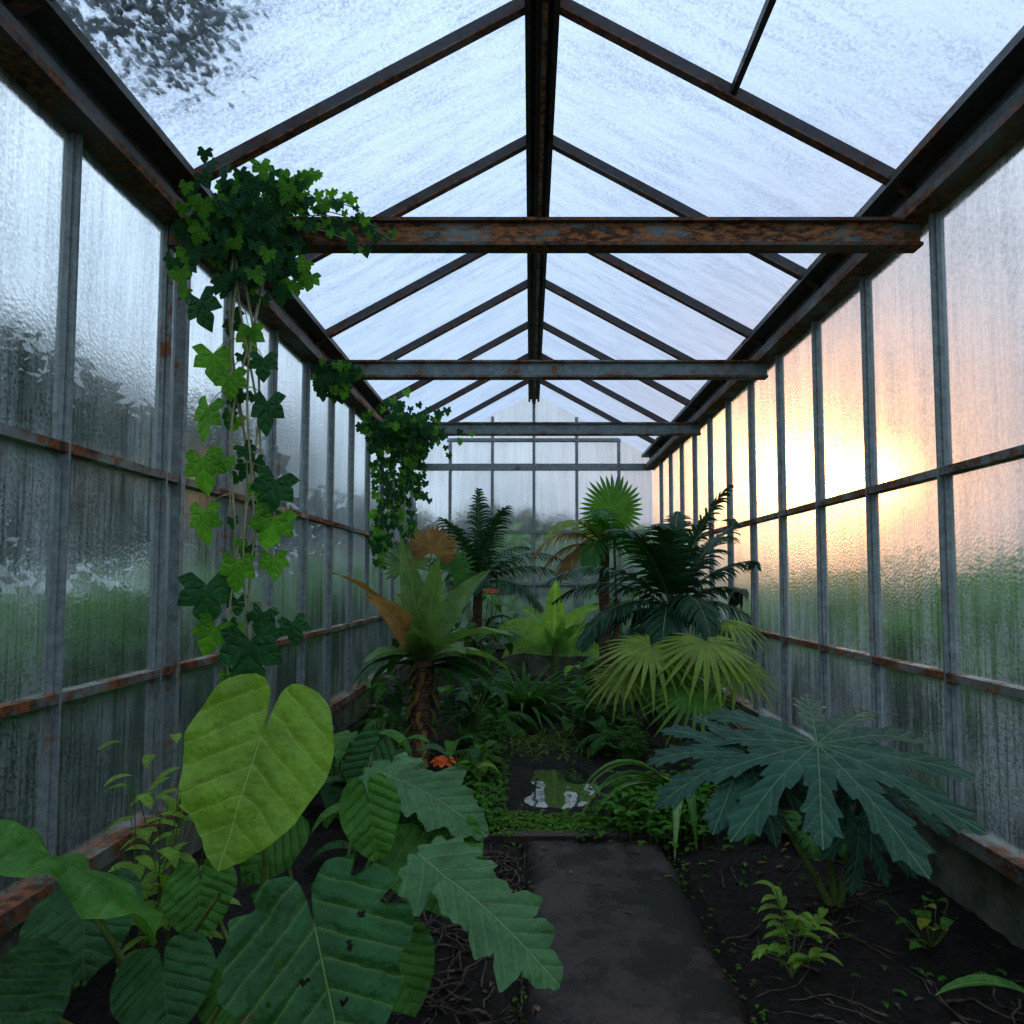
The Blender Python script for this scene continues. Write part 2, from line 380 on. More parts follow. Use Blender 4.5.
# ------------------------------------------------------------ shell
SILL=.36
for nm,x0,x1 in(('wall_left',XL-.14,XL),('wall_right',XR,XR+.14)):
    mb=MB(); mb.box((x0,YF,-.15),(x1,YB,SILL),M_conc); mb.build(nm)
mb=MB(); mb.box((XL-.14,YB,-.15),(XR+.14,YB+.14,.45),M_conc); mb.build('wall_back')
mb=MB(); mb.box((XL-.14,YF-.14,-.15),(XR+.14,YF,.45),M_conc); mb.build('wall_front')
rails=[1.03,1.95]; zs=[SILL]+rails+[ZE]
for idx,(x,sg,y0,st) in enumerate(((XL-.01,1,2.99,.635),(XR+.01,-1,2.88,.62))):
    ys=[y0+st*k for k in range(-8,14)]; ys=[y for y in ys if YF+.2<y<YB-.2]
    edges=[YF]+ys+[YB]
    mb=MB()
    for a,b in zip(edges,edges[1:]):
        for c,d in zip(zs,zs[1:]):
            mb.face([V((x,a,c)),V((x,b,c)),V((x,b,d)),V((x,a,d))],G_wall)
    par=mb.build('window_%d'%(idx+1))
    f=MB(); xi=x
    for y in ys:
        f.box((xi-.02,y-.014,SILL),(xi+.02,y+.014,ZE),P_frame)
        f.box((min(xi,xi+sg*.042),y-.006,SILL),(max(xi,xi+sg*.042),y+.006,ZE),P_frame)
    for z in rails: f.box((min(xi-.03*sg,xi+sg*.04),YF,z-.018),(max(xi-.03*sg,xi+sg*.04),YB,z+.018),P_rail)
    f.box((min(xi-.05*sg,xi+sg*.07),YF,SILL-.03),(max(xi-.05*sg,xi+sg*.07),YB,SILL+.035),P_rail)
    if sg>0: f.box((xi-.02,3.10,SILL),(xi+.05,3.135,ZE),P_frame)
    f.build('frame_bars',par)
    f=MB()
    xs=lambda a,b:(min(x+sg*a,x+sg*b),max(x+sg*a,x+sg*b))
    for a,b,z0,z1,mt in((-.04,.05,ZE,ZR0+.02,P_eave),(-.06,.13,ZE-.015,ZE+.02,P_edge),(.0,.17,ZR0-.01,ZR0+.03,P_eave),(.05,.09,ZE+.06,ZE+.10,P_eave)):
        u,v=xs(a,b); f.box((u,YF,z0),(v,YB,z1),mt)
    f.build('trim_eave_%s'%('left' if sg>0 else 'right'))
def zroof(x):
    return ZR0+(ZR1-ZR0)*(1-abs(x-XC)/(XC-XL if x<XC else XR-XC))
xb=[XL,XL+.51,XL+1.16,XC,XR-1.16,XR-.51,XR]
for idx,(y,sg) in enumerate(((YB,1),(YF,-1))):
    mb=MB()
    for a,b in zip(xb,xb[1:]):
        for c,d in zip([.45,1.4,2.2,3.2],[1.4,2.2,3.2,None]):
            mb.face([V((a,y,c)),V((b,y,c)),V((b,y,d or zroof(b))),V((a,y,d or zroof(a)))],G_wall)
    par=mb.build('window_%d'%(idx+3))
    f=MB()
    for a in xb[1:-1]: f.box((a-.022,y-.03,.45),(a+.022,y+.03,zroof(a)-.02),P_frame)
    for z,t in((1.4,.02),(2.2,.025),(3.2,.05),(3.62,.025)):
        hw=(XR-XL)/2-.02 if z<3.3 else (XR-XL)/2*(ZR1-z)/(ZR1-ZR0)
        f.box((XC-hw,y-.035,z-t),(XC+hw,y+.035,z+t),P_frame)
    f.box((XL,y-.06,.42),(XR,y+.06,.49),P_frame)
    f.build('frame_bars',par)
BY=[2.98,4.95,6.92,8.89]
yr=[YF]+[2.98+.985*k for k in range(-4,7)]+[YB]
mb=MB()
for a,b in zip(yr,yr[1:]):
    mb.face([V((XL,a,ZR0)),V((XL,b,ZR0)),V((XC,b,ZR1)),V((XC,a,ZR1))],G_roof)
    mb.face([V((XR,a,ZR0)),V((XC,a,ZR1)),V((XC,b,ZR1)),V((XR,b,ZR0))],G_roof)
ceil=mb.build('ceiling')
for ob in [o for o in bpy.data.objects if o.name.startswith('window_') or o.name=='ceiling']:
    me=ob.data; cen=V((XC,4,1.8))
    for pl in me.polygons:
        if (cen-pl.center).dot(pl.normal)<0: pl.flip()
    me.update()
for y in yr[1:-1]:
    mb=MB()
    for x in(XL,XR):
        a=V((x,y,ZR0-.04)); b=V((XC,y,ZR1-.04)); d=b-a; M=frame(a,d,V((0,0,1)))
        mb.box((-.014,0,-.028),(.014,d.length,.03),P_dark,M)
        mb.box((-.022,0,-.036),(.022,d.length,-.026),P_edge,M)
    mb.build('roof_rafter')
mb=MB()
mb.box((XC-.03,YF,ZR1-.15),(XC+.03,YB,ZR1-.02),P_dark)
mb.box((XC-.085,YF,ZR1-.10),(XC+.085,YB,ZR1-.075),P_dark)
mb.box((XC+.0,YF,ZR1-.18),(XC+.026,YB,ZR1-.14),P_rust)
for s in(-1,1): mb.box((XC+s*.07-.015,YF,ZR1-.14),(XC+s*.07+.015,YB,ZR1-.06),P_dark)
mb.build('ridge_beam')
mb=MB(); xx=XC+.92
mb.box((xx-.014,YF,zroof(xx)-.06),(xx+.014,2.98,zroof(xx)-.02),P_dark); mb.build('roof_purlin')
for k,y in enumerate(BY[:3]):
    mt=P_rust if k==0 else P_beam
    mb=MB(); z=3.11; h=.058
    mb.box((XL+.02,y-.012,z-h),(XR-.02,y+.012,z+h),mt)
    mb.box((XL+.02,y-.035,z-h-.010),(XR-.02,y+.045,z-h+.006),P_edge if k==0 else P_rail)
    mb.box((XL+.02,y-.035,z+h-.006),(XR-.02,y+.045,z+h+.010),P_edge if k==0 else P_rail)
    mb.build('tie_beam')

# ------------------------------------------------------------ elephant ear clump
mb=MB(); B=[(-.80,2.05,0),(-.62,1.95,0),(-.9,1.8,0),(-.7,2.2,0)]
def cl(att,tip,nrm,mat,**k):
    pb=k.pop('pb',0); cordate(mb,att,tip,nrm,mat,**k); petiole(mb,B[pb],V(att)-V(nrm).normalized()*.006,.009,k.get('lift',.15))
cl((-.80,1.92,.985),(-.885,1.84,.635),(.12,-1,.22),L_bright,w=.86,droop=.1,fold=-.08,nr=24,na=120,seed=1,wave=.03)
cl((-.50,1.54,.64),(-.38,1.38,.43),(.05,-.66,.74),L_darkb,w=1.10,pb=2,droop=.12,fold=.05,nr=36,na=180,holes=[(.16,.30,.045,.025),(-.22,.2,.02,.045),(.3,.1,.03,.04),(-.1,.55,.045,.02),(-.36,.02,.035,.025),(.42,.35,.02,.045)],bite=.6,seed=3,wave=.035)
cl((-.34,2.25,.54),(-.22,2.10,.40),(.1,-.7,.7),L_mid,w=1.1,pb=3,seed=4)
cl((-.53,2.15,.72),(-.48,2.08,.56),(.3,-.9,.4),L_mid,w=.8,pb=3,seed=5)
cl((-1.20,1.66,.76),(-.84,1.55,.67),(.30,.45,.80),L_mid,w=.75,pb=2,droop=.12,fold=-.10,seed=6,nr=16,na=80,wave=.06)
cl((-1.22,1.52,.50),(-1.10,1.40,.40),(.1,-.6,.7),L_dark,w=1.1,pb=2,seed=7)
cl((-1.32,1.95,.48),(-1.22,1.80,.38),(.1,-.5,.8),L_dark,w=1.1,pb=2,seed=8)
cl((-.90,2.35,.54),(-1.0,2.25,.42),(-.1,-.6,.8),L_mid,w=1.0,pb=3,seed=9)
cl((-.93,1.68,.46),(-.86,1.58,.36),(.1,-.6,.8),L_dark,w=1.1,pb=2,seed=10)
cl((-.50,2.5,.66),(-.42,2.42,.54),(0,-.7,.7),L_dark,w=.9,pb=3,seed=11)
cl((-.75,1.75,.40),(-.66,1.64,.30),(.1,-.6,.8),L_mid,w=1.0,pb=1,seed=12)
cl((-.40,1.95,.36),(-.32,1.85,.25),(.1,-.6,.8),L_mid,w=1.0,pb=1,seed=13)
cl((-.62,2.55,.78),(-.70,2.5,.64),(-.2,-.8,.5),L_dark,w=.9,pb=3,seed=14)
cl((-1.08,2.15,.46),(-1.03,2.05,.34),(.1,-.6,.8),L_mid,w=1.0,pb=0,seed=15)
for p0,p1 in(((-1.5,1.75,.05),(-1.05,1.55,.52)),((-.95,1.75,0),(-.6,1.65,.62)),((-1.2,1.9,0),(-.85,1.8,.60)),((-.9,1.6,.1),(-.7,1.5,.5))):
    petiole(mb,p0,p1,.008,.1)
mb.build('elephant_ear_plant')
def lobed(mb,att,tip,nrm,W,mat,base,sweep=.5,nl=6,depth=.5,sag=.14):
    att,tip=V(att),V(tip); L=(tip-att).length
    c=att.lerp(tip,.5)+V(nrm).normalized()*L*sag
    path=quad(att,c,tip,nl*12)
    pa,pb_=R(0,.25),R(0,.25)
    am=[R(.65,1.2) for _ in range(nl+3)]; bm_=[R(.65,1.2) for _ in range(nl+3)]
    def side(t,ph,amp):
        e=math.sin(math.pi*min(1,(t*.88+.12))**.8)**.6
        q=t*nl+ph; s=abs(math.sin(math.pi*q))**.5
        return W*e*(1-depth*(1-s)*min(1,t*4))*(1+(amp[int(q)]-1)*s)*(1+.05*math.sin(t*60+ph*40))
    pathleaf(mb,path,lambda t:(side(t,pa,am),side(t,pb_+.3,bm_)),mat,12,.10,V(nrm),sweep,0,.018)
    for sd in(-1,1):
        M=frame(att,(tip-att),V(nrm)); pts=[];uvs=[]
        for i in range(7):
            r=i/6; row=[];ru=[]
            for j in range(13):
                a=math.radians(70+110*j/12)*sd; rr=r*W*(1.0-.25*(j/12))*(1+.1*math.sin(j*1.9))
                x,y=math.sin(a)*rr,math.cos(a)*rr
                row.append(M@V((x,y,abs(x)*.1-.3*r*r*W*.3))); ru.append((x/L,y/L))
            pts.append(row);uvs.append(ru)
        mb.grid(pts,uvs,mat)
    petiole(mb,base,att,.008,.12)
mb=MB()
lobed(mb,(-.265,1.95,.59),(.08,1.76,.38),(.1,-.5,.9),.14,L_grey,(-.55,2.05,0),.45,5,.5)
lobed(mb,(-.52,2.45,.72),(-.15,2.30,.56),(.05,-.42,.9),.14,L_grey,(-.6,2.3,0),.4,4,.34)
lobed(mb,(-.36,2.2,.44),(-.1,2.3,.38),(.05,-.5,.8),.10,L_dark,(-.5,2.2,0),.4,4,.35)
mb.build('lobed_philodendron')
mb=MB()
for i in range(30):
    b=V((-1.40+R(-.1,.1),2.5+R(-.15,.15),0)); t=b+V((R(-.1,.25),R(-.15,.1),R(.25,.85)))
    mb.tube(quad(b,b.lerp(t,.5)+V((0,0,.05)),t,5),.003,.002,M_stem,4)
    for k in range(3):
        q=b.lerp(t,.6+.2*k); d=V((R(-1,1),R(-1,.2),R(-.2,.4)))
        pathleaf(mb,arch(q,d,.10,.6,5),lance(.022),L_bright,2)
mb.build('leafy_sapling')

# ------------------------------------------------------------ rice paper plant right
FAT=[(0,1),(.05,.62),(.2,.8),(.33,1.25),(.40,.85),(.5,.95),(.62,1.15),(.68,.62),(.85,.42),(1,0)]
mb=MB(); base=(1.33,2.85,.0)
def fat(att,tip,nrm,L,n=9,span=300,dr=.22,lb=.3):
    h=span/n/2; ang=[-span/2+h+2*h*i for i in range(n)]
    palmate(mb,att,tip,nrm,L,L_fatsia,ang,h,.42,FAT,dr,.12,40,6,lambda a:1-lb*(abs(a)/150)**2,.9,.09)
    petiole(mb,base,att,.013,.02)
fat((1.23,2.78,.76),(.12,-.7,-.22),(-.02,-.66,.75),.60,11,335,.18,.0)
fat((.94,2.85,.70),(-.9,-.4,-.15),(-.15,-.5,.85),.46,9,300,.3)
fat((1.46,2.85,.60),(.7,-.5,-.3),(.15,-.6,.75),.36,9,300,.3)
fat((1.36,2.70,.48),(.2,-.6,-.8),(.1,-.85,.4),.28,9,280,.2)
mb.build('rice_paper_plant')

# ------------------------------------------------------------ vines
IVP=[(0,1),(.3,.78),(.65,.40),(1,0)]
def ivyleaf(mb,p,L,mat=None,nrm=None,tip=None,nu=8,nv=2):
    nrm=nrm or V((R(-.4,.7),-1,R(-.2,.7))); tip=tip or V((R(-.6,.6),R(-.2,.2),-1))
    palmate(mb,p,tip,nrm,L,mat or random.choice((L_ivyD,L_ivyD,L_ivyB)),[-108,-54,0,54,108],28.5,.60,IVP,.18,.12,nu,nv,lambda a:{0:1.12,54:.84,108:.70}[abs(round(a))])
mb=MB()
for i in range(330):
    c=V((-1.31,2.84,3.05)); q=c+V((random.gauss(0,.12),random.gauss(0,.08),random.gauss(0,.12)))
    q.x=max(q.x,XL+.12); q.z=min(q.z,zroof(q.x)-.08)
    ivyleaf(mb,q,R(.04,.075),L_ivyD if R(0,1)<.68 else L_ivyB)
for k in range(8):
    L=R(.3,.75); st=V((-1.28,2.84,3.05+R(-.05,.14)))
    en=st+V((L,R(-.1,.05),R(-.22,.12))); path=quad(st,st.lerp(en,.6)+V((0,0,R(.05,.18))),en,14)
    mb.tube(path,.003,.002,M_vstem,4)
    for p in path[3:]:
        if R(0,1)<.8: ivyleaf(mb,p+V((R(-.02,.02),R(-.05,.02),R(-.03,.03))),R(.025,.045),L_ivyB if R(0,1)<.6 else L_ivyD)
for k in range(9):
    st=V((-1.30+R(-.1,.2),2.84,3.14)); en=st+V((R(-.05,.25),R(-.1,.05),R(.1,.22))); path=quad(st,st.lerp(en,.5)+V((0,0,.06)),en,8)
    mb.tube([V((q.x,q.y,min(q.z,zroof(q.x)-.06))) for q in path],.003,.002,M_vstem,4)
    for p in path[3:]: p.z=min(p.z,zroof(p.x)-.06); ivyleaf(mb,p,R(.03,.045),L_ivyB)
stems=[]
for (x0,x1,zb) in((-1.33,-1.29,1.05),(-1.29,-1.21,.95),(-1.25,-1.35,1.25),(-1.37,-1.23,1.5),(-1.31,-1.18,.9),(-1.22,-1.27,1.0)):
    path=[]
    for i in range(31):
        t=i/30; path.append(V((x0+(x1-x0)*t+.03*math.sin(t*9+x0*50),2.84+.03*math.sin(t*7+x0*30),3.10+(zb-3.10)*t)))
    mb.tube(path,.0065,.004,M_vstem,5); stems.append(path)
big=[(-1.46,2.66,.125),(-1.40,2.42,.12),(-1.45,2.20,.14),(-1.15,2.20,.13),(-1.43,1.95,.14),(-1.12,1.86,.14),(-1.13,1.70,.135),(-1.43,1.72,.13),
     (-1.40,1.40,.16),(-1.35,1.22,.12),(-1.16,1.28,.10),(-1.27,2.55,.10),(-1.31,2.32,.10),(-1.18,2.4,.09),(-1.27,1.50,.12),(-1.02,1.24,.09),(-1.13,1.52,.09)]
for i,(x,z,L) in enumerate(big):
    mt=(L_ivyD,L_ivyB,L_ivyB,L_ivyD,L_ivyB)[i%5]
    p=V((x,2.80+R(-.05,.05),z+.04)); ivyleaf(mb,p,L*1.05,mt,V((R(-.5,.7),-1,R(0,.6))),V((R(-.45,.45),0,-1)),14,4)
    mb.tube(quad(V((-1.29,2.84,z+.12)),V(((x-1.29)/2,2.80,z+.14)),p,6),.0025,.002,M_vstem,4)
ivyleaf(mb,V((-1.20,2.76,1.2)),.20,L_ivyD,V((.1,-1,.5)),V((0,-.1,-1)),14,4)
for path in stems:
    for k,p in enumerate(path):
        if R(0,1)<(.6 if k<6 else .2): ivyleaf(mb,p+V((R(-.06,.06),R(-.05,.03),0)),R(.035,.07))
mb.build('climbing_ivy_vine')
def vine_clump(name,c,sd,n,tails):
    mb=MB(); c=V(c)
    for i in range(n):
        q=c+V((random.gauss(0,sd[0]),random.gauss(0,sd[1]),random.gauss(0,sd[2]))); q.x=max(q.x,XL+.08); q.z=min(q.z,zroof(q.x)-.08)
        ivyleaf(mb,q,R(.04,.075),L_ivyD if R(0,1)<.7 else L_ivyB,nu=5)
    for (dx,ln_) in tails:
        path=[c+V((dx+.04*math.sin(i*.5+dx*9),0,-ln_*i/14)) for i in range(15)]
        mb.tube(path,.005,.003,M_vstem,4)
        for p in path:
            for _ in range(4): ivyleaf(mb,p+V((R(-.08,.08),R(-.09,.09),R(-.05,.05))),R(.045,.075),L_ivyD if R(0,1)<.7 else L_ivyB,nu=5)
    mb.build(name)
vine_clump('climbing_ivy_vine',(-1.26,6.5,3.02),(.20,.2,.09),260,[(-.2,1.4),(-.1,1.0),(.02,1.3),(-.28,1.2),(.12,.7)])
vine_clump('climbing_ivy_vine',(-1.46,4.86,3.10),(.08,.06,.04),26,[(-.05,.2)])

# ------------------------------------------------------------ cabbage tree
mb=MB(); tb=V((-.86,5.0,0)); tt=V((-.82,5.0,.84))
mb.tube([tb.lerp(tt,i/20) for i in range(21)],.085,.07,M_bark,12,lambda i:1+.12*(i%2)+R(-.05,.05))
for i in range(70):
    a=R(0,6.28); q=tb.lerp(tt,R(.1,1)); pathleaf(mb,arch(q+V((math.cos(a),math.sin(a),0))*.06,(math.cos(a),math.sin(a),-.3),R(.08,.2),1.2,4),lance(.018),L_dry,1)
for i,(dx,dz,L,mt,dy) in enumerate([(-.50,1,1.0,L_dry,-.2),(-.12,1,1.0,L_cane,-.1),(.14,1,.92,L_cane,-.3),(.42,1,.9,L_cane,0),(-.32,.9,.75,L_cane,.4),(.75,.75,.85,L_cane,-.3),(.1,1,.8,L_cane,.5),(.95,.45,.75,L_cane,.3),(0,.8,.62,L_cane,-.8),(.5,.6,.68,L_cane,-.7),(-.5,.5,.62,L_cane,-.7),(-.38,1,.8,L_dry,-.5),(.05,1,.6,L_cane,-.6)]):
    pathleaf(mb,arch(tt+V((0,0,-.02)),(dx,dy,dz),L,.4+abs(dx)*.5,14),lance(.10),mt,6,.45,V((-dx*.2,-1,.5)) if abs(dx)<.5 else UP,None,0,.010)
for i in range(14):
    a=i*2.4
    if math.sin(a)<-.75: continue
    pathleaf(mb,arch(tt-V((0,0,R(0,.15))),(math.cos(a),math.sin(a),.55),R(.55,.75),1.3,12),lance(.085),L_dark,5,.3)
mb.build('cabbage_tree')
def bush(name,c,n,L,W,mat,h=.5,sp=.25,g=1.4,up=.6,fold=.3,mats=None):
    mb=MB();c=V(c)
    for i in range(n):
        a=i*2.399+R(-.2,.2); q=c+V((R(-sp,sp)*.5,R(-sp,sp)*.5,R(.0,h)))
        mb.tube([V((c.x,c.y,c.z-.02)),c.lerp(q,.6),q],.008,.005,M_stem,4)
        path=arch(q,(math.cos(a),math.sin(a),up+R(-.2,.3)),L*R(.7,1.1),g,9)
        for p in path: p.x=min(max(p.x,XL+.1),XR-.1)
        pathleaf(mb,path,lance(W*R(.8,1.1)),random.choice(mats) if mats else mat,4,fold)
    mb.build(name)
bush('broadleaf_shrub',(-1.22,5.2,0),26,.40,.07,L_dark,.75,.5,mats=[L_dark,L_mid,L_dark])
bush('broadleaf_shrub',(-.55,5.6,0),26,.40,.06,L_dark,.6,.5,mats=[L_dark,L_dark,L_mid])
bush('broadleaf_shrub',(-1.2,4.0,0),24,.40,.07,L_dark,.6,.5,mats=[L_dark,L_mid])
bush('broadleaf_shrub',(-.78,3.5,0),26,.30,.05,L_mid,.6,.5,mats=[L_mid,L_dark,L_bright])
bush('broadleaf_shrub',(-.45,4.55,0),20,.24,.05,L_mid,.35,.3,mats=[L_mid,L_dark,L_bright])
bush('broadleaf_shrub',(-1.15,7.4,0),30,.45,.07,L_dark,1.2,.7,mats=[L_dark,L_mid])
bush('broadleaf_shrub',(-.55,7.2,0),30,.4,.06,L_dark,1.1,.5,mats=[L_dark,L_mid])
bush('broadleaf_shrub',(-.7,9.0,0),34,.45,.08,L_mid,1.5,.7,mats=[L_dark,L_mid,L_fern])
bush('broadleaf_shrub',(1.25,9.0,0),34,.45,.08,L_mid,1.4,.7,mats=[L_dark,L_mid,L_fern])
bush('broadleaf_shrub',(.85,7.8,0),22,.4,.09,L_mid,.5,.5,mats=[L_ban,L_mid])
bush('broadleaf_shrub',(.55,6.1,0),18,.28,.09,L_mid,.45,.4,mats=[L_mid,L_dark,L_fern])
bush('broadleaf_shrub',(1.2,6.3,0),24,.4,.07,L_dark,.6,.6)
bush('broadleaf_shrub',(1.38,4.2,0),24,.33,.06,L_dark,.5,.5,mats=[L_dark,L_mid])
bush('broadleaf_shrub',(1.0,3.95,0),14,.2,.045,L_mid,.25,.4,mats=[L_mid,L_dark])
def fern(c,L,n=14,mat=None):
    mb=MB(); c=V(c)
    for i in range(n):
        a=i*2.399+R(-.3,.3); frond(mb,c+V((0,0,.05)),(math.cos(a),math.sin(a),R(.7,1.5)),L*R(.8,1.1),1.7,L*.24,mat or L_fern,M_stem,22,.009,.5,.1,3)
    mb.build('sword_fern')
fern((-.35,6.3,0),.6);fern((-1.35,6.3,0),.6);fern((-.55,8.2,0),.6);fern((.75,5.6,0),.45,12);fern((1.5,3.6,0),.40,12);fern((-.42,5.05,0),.36,12,L_mid);fern((-1.3,4.6,0),.5);fern((.9,8.9,0),.6);fern((1.45,7.4,0),.6)
mb=MB()
for i in range(80):
    a=i*2.399; e=.25+1.6*(i/80)
    pathleaf(mb,arch((-.06+.03*math.cos(a),7.0+.03*math.sin(a),.02),(math.cos(a),math.sin(a),e),R(.65,1.0),.9,8),strap(.028),random.choice((L_fern,L_mid,L_fern)),2,.4)
mb.build('spiky_bromeliad')
mb=MB()
for (dx,dy,dz,L,W) in((0,-.2,1,1.05,.13),(-.5,-.3,.8,.95,.13),(.55,-.3,.8,.85,.12),(.35,-.2,1,.9,.11),(-.3,.3,1,.85,.12),(.8,-.2,.5,.75,.12),(-.8,-.3,.6,.75,.11)):
    pathleaf(mb,arch((.30,8.0,.55),(dx,dy,dz),L,1.0,12),lance(W),L_ban,6,.25,V((0,-1,.3)),None,0,.01)
mb.tube([V((.30,8.0,-.02)),V((.30,8.0,.3)),V((.30,8.0,.62))],.06,.04,M_stem,8)
mb.build('banana_plant')
# ------------------------------------------------------------ palms
def palm(name,base,top,fr,ll,mat,tr=.06,n=30,lw=.014,lg=.9,rm=None,vup=.25):
    mb=MB(); base,top=V(base),V(top)
    mb.tube([base.lerp(top,i/16) for i in range(17)],tr*1.25,tr,M_bark,10,lambda i:1+.15*(i%2))
    for d,L,g,*mm in fr: frond(mb,top,d,L,g,ll,mm[0] if mm else mat,rm or M_stem,n,lw,lg,vup)
    mb.build(name)
palm('areca_palm',(1.22,5.5,0),(1.22,5.5,1.20),[((-.9,-.2,1.1),1.25,1.1),((-.45,-.5,1.3),1.2,1.0),((.30,-.2,1.4),1.15,.75),((.75,-.3,1.1),1.0,.9),((.8,-.6,.6),.8,1.1),((-1,-.6,.6),1.1,1.1),((-.6,-.9,.3),.9,1.2),((.1,-.9,.7),.95,1.3),((.5,-.9,.3),.7,1.1),((-.9,.3,.8),1.15,1.0),((-.8,-.2,.2),.9,.9),((-.15,-.4,1.5),1.1,1.4),((1,.1,.9),.9,1.0),((-.3,-.9,.5),.9,1.3),((.1,.3,1.2),1.1,1.0),((.6,.2,1.3),1.1,.7)],.30,L_palm,.07,34,.016,.8)
palm('feather_palm',(-.62,7.4,0),(-.60,7.4,1.40),[((-.8,-.2,1.1),.9,1.1),((-.3,-.5,1.4),1.05,.9),((.25,-.3,1.5),1.05,1.0),((.8,-.3,1.0),1.15,1.0),((.8,-.6,.4),1.0,1.0),((-.9,-.4,.5),.8,1.2),((0,-.9,.8),.85,1.3),((.5,.5,1.2),1.0,1.0),((0,0,1.5),1.1,.4),((.9,0,.7),1.1,.9)],.28,L_palm,.05,28,.014)
palm('slender_palm',(.80,6.9,0),(.80,6.9,1.80),[((-.9,-.2,.9),.95,1.5,L_dry),((-.6,-.5,1.1),.95,1.4,L_fan),((-1,.1,.5),.85,1.4,L_dry),((.8,-.2,.8),.8,1.4,L_fern),((-.3,-.8,.6),.8,1.6,L_fern),((.3,-.7,.9),.8,1.6,L_fern),((-.7,-.5,.3),.75,1.3,L_dry),((-.1,-.6,1.2),.9,1.4,L_fern),((.9,-.3,.2),.75,1.1,L_fern),((1,0,.6),.85,1.2,L_fern)],.30,L_fern,.05,28,.013)
TAP=[(0,1),(.3,.8),(.7,.45),(1,0)]
def fan(mb,att,tip,nrm,L,mat,n=24,span=310,dr=.35,us=.5,base=None,r=.007,fold=.3,jit=.08):
    h=span/n/2; ang=[-span/2+h+2*h*i for i in range(n)]
    palmate(mb,att,tip,nrm,L,mat,ang,h,us,TAP,dr,fold,8,2,lambda a:1-.15*(abs(a)/150)**2,0,jit)
    if base is not None: mb.tube(quad(base,V(base).lerp(V(att),.5)+V((0,0,.15)),att,10),r*1.3,r,M_stem,5)
mb=MB(); b=(.95,7.05,1.2)
fan(mb,(.90,6.95,2.22),(.1,-.1,1),(.15,-1,.35),.39,L_fanG,34,330,.2,.68,b,.012,.6,.06)
mb.tube([V((.93,7.05,0)),V((.95,7.05,.6)),V((.95,7.05,1.25))],.05,.04,M_bark,8)
mb.build('round_leaf_fan_palm')
mb=MB()
mb.tube([V((-1.0,6.0,0)),V((-.98,6.0,.8)),V((-.96,6.0,1.35))],.035,.025,M_bark,8)
fan(mb,(-.92,6.0,1.72),(.1,0,1),(0,-1,.2),.27,L_dry,22,250,.15,.75,(-.96,6.0,1.3))
fan(mb,(-1.15,6.0,1.6),(-.3,0,1),(.1,-1,.2),.25,L_cane,22,250,.15,.7,(-.96,6.0,1.3))
fan(mb,(-.75,6.0,1.55),(.6,0,.8),(0,-1,.4),.25,L_fern,20,250,.15,.6,(-.96,6.0,1.3))
mb.build('fan_palm')
mb=MB(); b=(1.15,5.0,0)
for att,tip,nr,L,mt in(((.88,4.7,.98),(-.5,-.6,-.3),(-.2,-.7,.75),.46,L_fan),((1.26,4.6,1.02),(.1,-.8,-.4),(.05,-.75,.7),.48,L_fan),((1.50,4.9,1.14),(.3,-.6,-.1),(.2,-.7,.8),.33,L_fan),((1.12,5.0,.80),(-.2,-.8,-.5),(0,-.7,.7),.42,L_fanG),((1.48,4.6,.84),(.2,-.8,-.4),(.1,-.7,.7),.36,L_fan),((.72,5.0,.74),(-.7,-.5,-.3),(-.3,-.6,.8),.38,L_fan),((1.15,4.5,.68),(-.1,-.8,-.5),(0,-.7,.7),.40,L_fanG)):
    fan(mb,att,tip,nr,L,mt,24,300,.45,.42,b,.007,.3,.12)
mb.build('fan_palm')
mb=MB()
for i in range(20):
    a=math.pi*.5+R(.0,2.6); L=R(.6,.95)
    pathleaf(mb,arch((.98+R(-.06,.06),4.1,.02),(math.cos(a)*.9,-.3+.5*math.sin(a)*-.6,1.3),L,2.2,12),strap(.034),random.choice((L_bright,L_ban,L_mid)),3,.3)
mb.build('strap_leaf_lily')
# ------------------------------------------------------------ low growth
def cover(name,n,fn,mats,L=(.02,.045),hh=(.01,.09)):
    mb=MB()
    for i in range(n):
        x,y=fn(); z=gh(x,y)
        if ((x-.24)/.32)**2+((y-4.70)/.55)**2<1: continue
        if PX0<x<PX1 and y<3.62: z=.02
        h=R(*hh); a=R(0,6.28); q=V((x,y,z+h))
        mb.tube([V((x,y,z-.01)),q],.0015,.001,M_stem,3)
        for k in range(3):
            b=a+k*2.1; l=R(*L)
            pathleaf(mb,arch(q,(math.cos(b),math.sin(b),.4),l,.8,3),lance(l*.38),random.choice(mats),2,.2)
    mb.build(name)
cover('moss_patch',1600,lambda:(R(-.35,.45),3.84+random.gauss(0,.09)),[L_moss,L_weed],(.012,.032),(.0,.05))
cover('clover_patch',1000,lambda:(.80+random.gauss(0,.17),3.95+random.gauss(0,.18)),[L_weed,L_weed,L_mid],(.025,.05),(.02,.2))
cover('ground_cover',350,lambda:(R(-.5,-.15),4.2+R(-.5,.7)),[L_weed,L_mid],(.02,.04),(.02,.12))
cover('ground_cover',450,lambda:(R(.60,1.0),R(5.2,8)),[L_weed,L_mid],(.03,.06),(.02,.2))
cover('ground_cover',350,lambda:(R(-.6,-.22),R(5,8)),[L_weed,L_mid],(.03,.06),(.02,.2))
cover('ground_cover',130,lambda:(random.choice((-.04,.77))+random.gauss(0,.02),R(1.9,3.6)),[L_moss,L_weed],(.008,.018),(.0,.012))
cover('soil_seedlings',80,lambda:(R(.85,1.8),R(1.4,3.4)),[L_weed,L_mid],(.012,.03),(.0,.02))
mb=MB()
